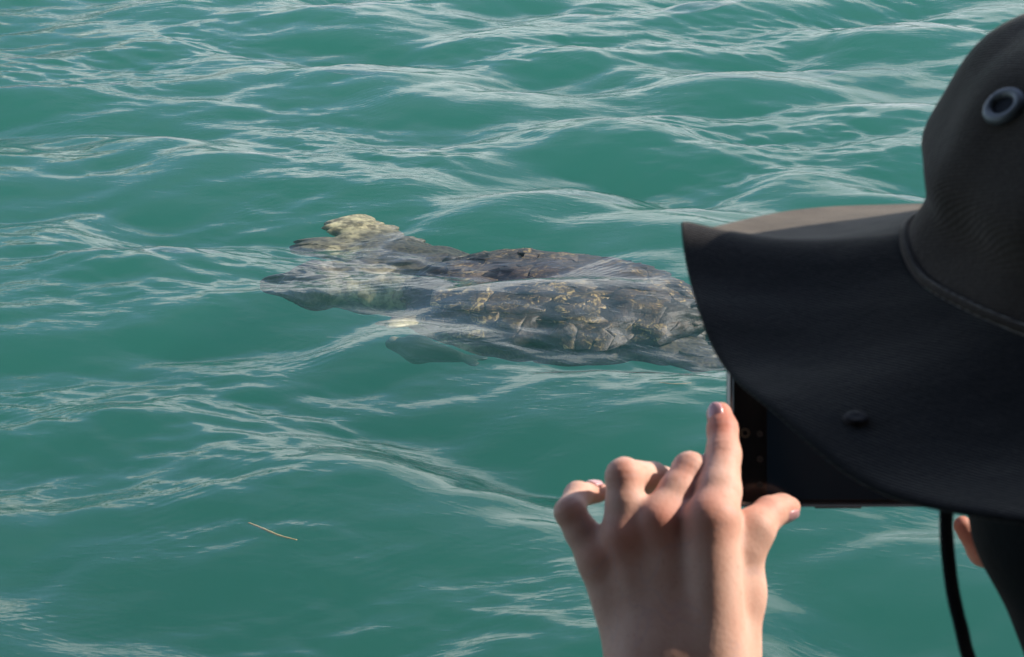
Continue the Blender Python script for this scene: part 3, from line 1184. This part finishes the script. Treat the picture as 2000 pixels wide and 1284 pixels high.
def build_person():
    head = PH0
    root = empty("person", (head.x, head.y, 0.42))
    tag(root, "person in black hat and dark jacket, raising a phone with bare hands", "person")
    parts = []

    def P(px, py, d):                # hands and phone share one scale
        return P0(px, py, d * HS)

    def finger(F, pts, k=0.003):
        D = None
        for (a, b) in zip(pts[:-1], pts[1:]):
            c = F.cap(P(*a[:3]), P(*b[:3]), a[3] * HS, b[3] * HS)
            D = c if D is None else smin(D, c, k)
        return D

    # ---- left hand, back towards us
    corners = [P(x, y, d) for x in (1070, 1580) for y in (760, 1560) for d in (0.905, 1.05)]
    lo = [min(c[i] for c in corners) for i in range(3)]
    hi = [max(c[i] for c in corners) for i in range(3)]
    F = Field(lo, hi, 0.00135)
    palm = None
    for (a, b, ra, rb) in [
            ((1400, 1310, .939), (1390, 1022, .945), .0135, .0112),
            ((1345, 1310, .946), (1290, 1028, .953), .0135, .0106),
            ((1292, 1310, .949), (1222, 1055, .956), .0130, .0100),
            ((1250, 1310, .955), (1172, 1094, .962), .0120, .0090),
            ((1425, 1310, .955), (1438, 1160, .958), .0130, .0115),
            ((1438, 1160, .958), (1447, 1066, .957), .0115, .0100)]:
        c = F.cap(P(*a), P(*b), ra * HS, rb * HS)
        palm = c if palm is None else smin(palm, c, 0.008)
    palm = smin(palm, F.cap(P(1310, 1290, .957), P(1300, 1090, .966), .022 * HS, .014 * HS), 0.012)
    for (a, r) in [((1386, 1012, .9435), .0082), ((1287, 1016, .9505), .0078), ((1221, 1046, .9535), .0074), ((1171, 1088, .9590), .0066)]:
        palm = smin(palm, F.cap(P(*a), P(a[0], a[1] + 14, a[2]), r * HS, r * .9 * HS), 0.007)
    wrist = F.cap(P(1330, 1310, .950), P(1334, 1560, .945), .0275 * HS, .0275 * HS, (tuple(-FWD), 0.72))
    palm = smin(palm, wrist, 0.014)
    fl = [
        [(1394, 1014, .946, .0112), (1404, 960, .956, .0100), (1413, 888, .970, .0079), (1411, 838, .979, .0069), (1407, 808, .984, .0054)],
        [(1288, 1020, .953, .0104), (1322, 960, .960, .0082), (1347, 917, .967, .0077), (1390, 930, 1.004, .0070), (1440, 940, 1.024, .0060)],
        [(1219, 1050, .956, .0098), (1222, 985, .957, .0088), (1219, 931, .960, .0082), (1274, 934, .984, .0072), (1316, 942, 1.012, .0060)],
        [(1170, 1090, .960, .0088), (1136, 1040, .962, .0074), (1113, 1000, .963, .0068), (1128, 967, .976, .0059), (1168, 962, .992, .0049)],
        [(1452, 1064, .955, .0100), (1472, 1034, .956, .0096), (1503, 1002, .966, .0074), (1526, 993, .972, .0064), (1543, 991, .977, .0049)]]
    H = palm
    for i, pts in enumerate(fl):
        f = finger(F, pts)
        both = smin(palm, f, 0.007)
        H = smin(H, both, 0.0012)
    for (a, b, w) in [((1413, 888, .970), (1411, 838, .979), .0095), ((1411, 838, .979), (1407, 808, .984), .007), ((1347, 917, .967), (1322, 960, .960), .009),
                      ((1219, 931, .960), (1222, 985, .957), .010), ((1113, 1000, .963), (1136, 1040, .962), .008), ((1503, 1002, .966), (1526, 993, .972), .008)]:
        pa, pb = np.array(P(*a)), np.array(P(*b))
        ax = (pb - pa) / np.linalg.norm(pb - pa)
        qx, qy, qz = F.X - pa[0], F.Y - pa[1], F.Z - pa[2]
        al = qx * ax[0] + qy * ax[1] + qz * ax[2]
        rr = qx * qx + qy * qy + qz * qz
        H = H + (0.00042 * np.exp(-rr / (w * w)) * np.cos(al * (2 * math.pi / 0.0040))).astype(np.float32)
    V, Q = F.mesh(H, 1)
    red = np.zeros(len(V))
    for (x, y, d, r, w) in [(1380, 1010, .942, .014, .8), (1287, 1016, .938, .013, .7), (1220, 1046, .940, .012, .6), (1170, 1086, .946, .011, .5),
                            (1410, 888, .965, .008, .5), (1345, 908, .955, .009, .6), (1214, 915, .948, .010, .7), (1112, 998, .951, .008, .6),
                            (1410, 832, .974, .009, 1.0), (1408, 805, .979, .008, .7), (1500, 1000, .960, .010, .5), (1545, 990, .972, .008, .6), (1168, 962, .988, .010, .6)]:
        p = np.array(P(x, y, d))
        red += 1.15 * w * np.exp(-((V - p) ** 2).sum(1) / (r * r))
    parts.append((V, Q, np.clip(red, 0, 1)))

    # ---- right hand, mostly hidden behind the brim and the face cover
    corners = [P(x, y, d) for x in (1830, 2330) for y in (840, 1500) for d in (0.90, 1.06)]
    lo = [min(c[i] for c in corners) for i in range(3)]
    hi = [max(c[i] for c in corners) for i in range(3)]
    F = Field(lo, hi, 0.0022)
    palm = F.cap(P(2130, 1120, .975), P(2170, 1300, .965), .026, .022)
    palm = smin(palm, F.cap(P(2080, 1110, .985), P(2110, 1250, .975), .016, .016), .012)
    palm = smin(palm, F.cap(P(2170, 1300, .965), P(2210, 1500, .93), .026, .027), .015)
    H = palm
    for pts in [
            [(2080, 1110, .985, .010), (1985, 1105, .990, .0080), (1918, 1078, .990, .0064), (1880, 1026, .988, .0046)],
            [(2090, 1060, .985, .010), (2030, 985, 1.012, .008), (2000, 940, 1.022, .007), (1985, 900, 1.022, .0058)],
            [(2130, 1040, .985, .010), (2085, 960, 1.016, .008), (2060, 915, 1.022, .007), (2050, 880, 1.022, .0058)],
            [(2170, 1050, .985, .010), (2150, 960, 1.010, .008), (2125, 915, 1.022, .007), (2110, 885, 1.022, .0056)],
            [(2120, 1130, .960, .012), (2085, 1040, .965, .010), (2055, 985, .980, .008), (2025, 950, .988, .006)]]:
        H = smin(H, smin(palm, finger(F, pts), .007), .0012)
    V, Q = F.mesh(H, 1)
    p = np.array(P(1880, 1030, .985))
    red = np.exp(-((V - p) ** 2).sum(1) / (.012 ** 2)) * 0.8
    parts.append((V, Q, red))

    # ---- head, neck and arms, coarser
    facing = Vector((-0.24, 0.97, 0)).normalized()
    side = Vector((facing.y, -facing.x, 0))
    neck0 = Vector((head.x, head.y, head.z)) - facing * 0.02 - Vector((0, 0, 0.07))
    neck1 = neck0 - facing * 0.03 - Vector((0, 0, 0.13))
    shL = neck1 - side * 0.165 + Vector((0, 0, -0.045))
    shR = neck1 + side * 0.165 + Vector((0, 0, -0.045))
    wrL, wrR = P(1333, 1540, .945), P(2200, 1460, .935)
    elL = Vector((wrL.x + 0.015, wrL.y - 0.03, wrL.z - 0.20))
    elR = Vector((wrR.x + 0.10, wrR.y - 0.06, wrR.z - 0.19))
    F = Field((-0.08, 0.42, 1.30), (0.60, 1.02, 2.06), 0.0055)
    D = F.ell(head, (0.074, 0.092, 0.108))
    D = smin(D, F.ell(head + facing * 0.025 - Vector((0, 0, .055)), (0.058, 0.068, 0.062)), .02)
    nose = head + facing * 0.092 - Vector((0, 0, 0.02))
    D = smin(D, F.cap(nose + Vector((0, 0, .03)), nose + facing * .012 - Vector((0, 0, .005)), .007, .011), .01)
    for s in (-1, 1):
        D = smin(D, F.cap(head + side * .076 * s + Vector((0, 0, .012)), head + side * .076 * s - Vector((0, 0, .025)), .013, .010), .008)
    D = smin(D, F.cap(neck0, neck1, .052, .056), .03)
    for sh, el, wr in ((shL, elL, wrL), (shR, elR, wrR)):
        D = smin(D, F.cap(neck1, sh, .05, .05), .03)
        D = smin(D, F.cap(sh, el, .045, .036), .02)
        D = smin(D, F.cap(el, wr, .037, .026), .02)
    V, Q = F.mesh(D, 1)
    parts.append((V, Q, np.zeros(len(V))))
    allV, allQ, allR, o = [], [], [], 0
    for V, Q, r in parts:
        allV.append(V)
        allQ.append(Q + o)
        allR.append(r)
        o += len(V)
    me = mesh_arrays("body", np.concatenate(allV), np.concatenate(allQ))
    at = me.attributes.new('red', 'FLOAT', 'POINT')
    at.data.foreach_set('value', np.concatenate(allR).astype(np.float32))
    link("body", me, M_SKIN, root)

    # ---- nails
    def nail(c, along, out, ln, wd):
        along = along.normalized()
        out = (out - along * out.dot(along)).normalized()
        sd = along.cross(out)
        V, Fn = [], []
        nu, nv = 10, 8
        for i in range(nu + 1):
            u = -1 + 2 * i / nu
            for j in range(nv + 1):
                v = -1 + 2 * j / nv
                wv = wd * (1 - 0.35 * abs(u) ** 3) * v
                drop = 0.30 * wd * v * v + 0.08 * ln * (u * u)
                V.append(c + along * (ln * u * (1 - 0.18 * v * v)) + sd * wv - out * drop)
        for i in range(nu):
            for j in range(nv):
                a = i * (nv + 1) + j
                Fn.append((a, a + nv + 1, a + nv + 2, a + 1))
        o = link("fingernail", mesh_py("fingernail", V, Fn), M_NAIL, root)
        md = o.modifiers.new("thick", 'SOLIDIFY')
        md.thickness = 0.0012
        md.offset = 0
    def on_finger(p, along, out, r, ln, wd):
        along = along.normalized()
        o_ = (out - along * out.dot(along)).normalized()
        nail(p + o_ * (r * HS + 0.0004), along, out, ln, wd)
    on_finger(P(1408, 815, .983), P(1407, 800, .985) - P(1411, 838, .980), -FWD - RGT * 0.65, .0058, .0056, .0046)
    on_finger(P(1527, 993, .972), P(1545, 990, .978) - P(1503, 1002, .966), -FWD - UPV * 0.75, .0063, .0062, .0050)
    on_finger(P(1158, 963, .988), P(1168, 962, .992) - P(1128, 967, .976), UPV - FWD * 0.5, .0052, .0046, .0038)

    # ---- clothes
    def garment(name, fn, lo, hi, h, mat, label=None):
        F = Field(lo, hi, h)
        V, Q = F.mesh(fn(F), 2)
        o = link(name, mesh_arrays(name, V, Q), mat, root)
        if label:
            o["label"] = label
        return o

    chest = neck1 - Vector((0, 0, 0.20)) - facing * 0.01
    hip = neck1 - Vector((0, 0, 0.56))
    ft = hip.z - 0.80

    def jacket(F):
        D = F.cap(chest, hip, .125, .125)
        D = smin(D, F.cap(shL, chest - side * .05, .062, .10), .06)
        D = smin(D, F.cap(shR, chest + side * .05, .062, .10), .06)
        for sh, el, wr in ((shL, elL, wrL), (shR, elR, wrR)):
            D = smin(D, F.cap(sh, el, .062, .050), .03)
            D = smin(D, F.cap(el, el + (wr - el) * 0.72, .050, .040), .02)
        D = smin(D, F.cap(neck1 - Vector((0, 0, .03)), chest, .075, .11), .05)
        return D
    garment("jacket", jacket, (-0.14, 0.34, hip.z - 0.16), (0.68, 1.0, 1.88), 0.009, M_JACKET)

    def trousers(F):
        D = F.ell(hip, (.15, .12, .13))
        for s in (-1, 1):
            kn = hip + side * .10 * s + facing * .03 - Vector((0, 0, .40))
            an = Vector((kn.x, kn.y, ft + .05)) + side * .02 * s - facing * .03
            D = smin(D, F.cap(hip + side * .08 * s, kn, .095, .068), .03)
            D = smin(D, F.cap(kn, an, .068, .055), .02)
        return D
    garment("trousers", trousers, (-0.05, 0.3, ft), (0.6, 1.0, hip.z + 0.15), 0.012, M_TROUSER)

    for s in (-1, 1):
        an = hip + side * .12 * s - Vector((0, 0, .80))

        def shoe(F, an=an):
            return smin(F.cap(an + Vector((0, 0, .05)) - facing * .03, an + facing * .15 + Vector((0, 0, .035)), .045, .038),
                        F.cap(an + Vector((0, 0, .05)), an + Vector((0, 0, .10)), .045, .045), .02)
        garment("shoe", shoe, an - Vector((.2, .2, .03)), an + Vector((.2, .26, .18)), 0.008, M_BLACK)

    def gaiter(F):
        D = F.cap(P0(2310, 960, .760), P0(2420, 1200, .755), .0700, .0600)
        D = smin(D, F.cap(P0(2190, 985, .775), P0(2230, 1130, .775), .046, .040), .03)
        D = smin(D, F.cap(neck0 + side * .01, neck1, .058, .066), .03)
        D = smin(D, F.ell(head + Vector((0.012, 0, .0)), (0.078, 0.098, 0.095)), .02)
        return D
    garment("neck_gaiter", gaiter, (head.x - .16, head.y - .16, neck1.z - .1), (head.x + .16, head.y + .2, head.z + .13), 0.004, M_BLACK)
    return ft


FLOOR = build_person()

# deck under the person, plus unseen roof, posts and wall added to shade the hat
def slab_mesh(name, lo, hi, bev, mat):
    bm = bmesh.new()
    bmesh.ops.create_cube(bm, size=1.0)
    for v in bm.verts:
        v.co = Vector([lo[i] + (v.co[i] + 0.5) * (hi[i] - lo[i]) for i in range(3)])
    bmesh.ops.bevel(bm, geom=bm.edges[:], offset=bev, segments=2, affect='EDGES')
    me = bpy.data.meshes.new(name)
    bm.to_mesh(me)
    bm.free()
    return tag(link(name, me, mat, smooth=False), kind="structure")


slab_mesh("deck", (-3, -2.2, FLOOR - 0.12), (3, 1.15, FLOOR - 0.004), 0.02, M_DECK)
slab_mesh("added_shade_roof", (-3, -2.2, 2.75), (3, SHADE_ROOF_Y, 2.79), 0.01, M_TROUSER)  # added out of view to keep the sun off the near hat
slab_mesh("added_shade_wall", (-3, -1.5, FLOOR - 0.004), (3, -1.45, 2.75), 0.01, M_SHADE_WALL)  # added dark wall, cuts skylight from behind the camera
for px_, py_ in ((-2.9, -2.1), (2.9, -2.1), (-2.9, SHADE_ROOF_Y - 0.1), (2.9, SHADE_ROOF_Y - 0.1)):
    slab_mesh("added_roof_post", (px_ - .025, py_ - .025, FLOOR - 0.004), (px_ + .025, py_ + .025, 2.75), 0.008, M_DECK)  # props for the added roof


# a second boat lying off, beyond the upper left of the picture: only its broken reflection shows
def build_moored_boat():
    base = Vector((-6.3, 23.0, 0.0))
    root = empty("moored_boat", base)
    tag(root, "white and tan boat lying off, seen only as broken glints at the left edge", "boat")
    V, F = [], []
    secs = [(-3.2, .75, 1.0), (-2.6, 1.05, 1.0), (0, 1.2, 1.0), (1.8, 1.0, 1.12), (2.8, .5, 1.3), (3.3, .06, 1.45)]
    for (x, w, h) in secs:
        for (k, zz) in ((-.55, -.3), (-1, .45), (-1, h), (1, h), (1, .45), (.55, -.3)):
            V.append(base + Vector((x, k * w, zz)))
    for i in range(len(secs) - 1):
        for k in range(6):
            F.append((i * 6 + k, i * 6 + (k + 1) % 6, (i + 1) * 6 + (k + 1) % 6, (i + 1) * 6 + k))
    F += [tuple(range(6)), tuple((len(secs) - 1) * 6 + k for k in range(6))[::-1]]
    white = mat_plain("boat_white", (0.78, 0.77, 0.74), 0.4, nscale=3)
    tan = mat_plain("boat_canvas", (0.42, 0.27, 0.15), 0.8, nscale=4)
    dark = mat_plain("boat_window", (0.02, 0.025, 0.03), 0.1)
    link("hull", mesh_py("hull", V, F), white, root, smooth=False)

    def box(name, lo, hi, mat):
        lo, hi = base + Vector(lo), base + Vector(hi)
        V = [(x, y, z) for x in (lo.x, hi.x) for y in (lo.y, hi.y) for z in (lo.z, hi.z)]
        F = [(0, 1, 3, 2), (4, 6, 7, 5), (0, 4, 5, 1), (2, 3, 7, 6), (0, 2, 6, 4), (1, 5, 7, 3)]
        return link(name, mesh_py(name, V, F), mat, root, smooth=False)
    box("cabin", (-1.6, -.8, 1.0), (1.2, .8, 2.0), white)
    for x in (-1.3, -.4, .5):
        box("window", (x, -.82, 1.35), (x + .6, -.79, 1.8), dark)
    box("canvas_roof", (-2.9, -1.05, 2.7), (1.5, 1.05, 2.8), tan)
    for x in (-2.7, 1.3):
        for y in (-.95, .95):
            box("roof_post", (x - .03, y - .03, .99), (x + .03, y + .03, 2.7), white)


build_moored_boat()
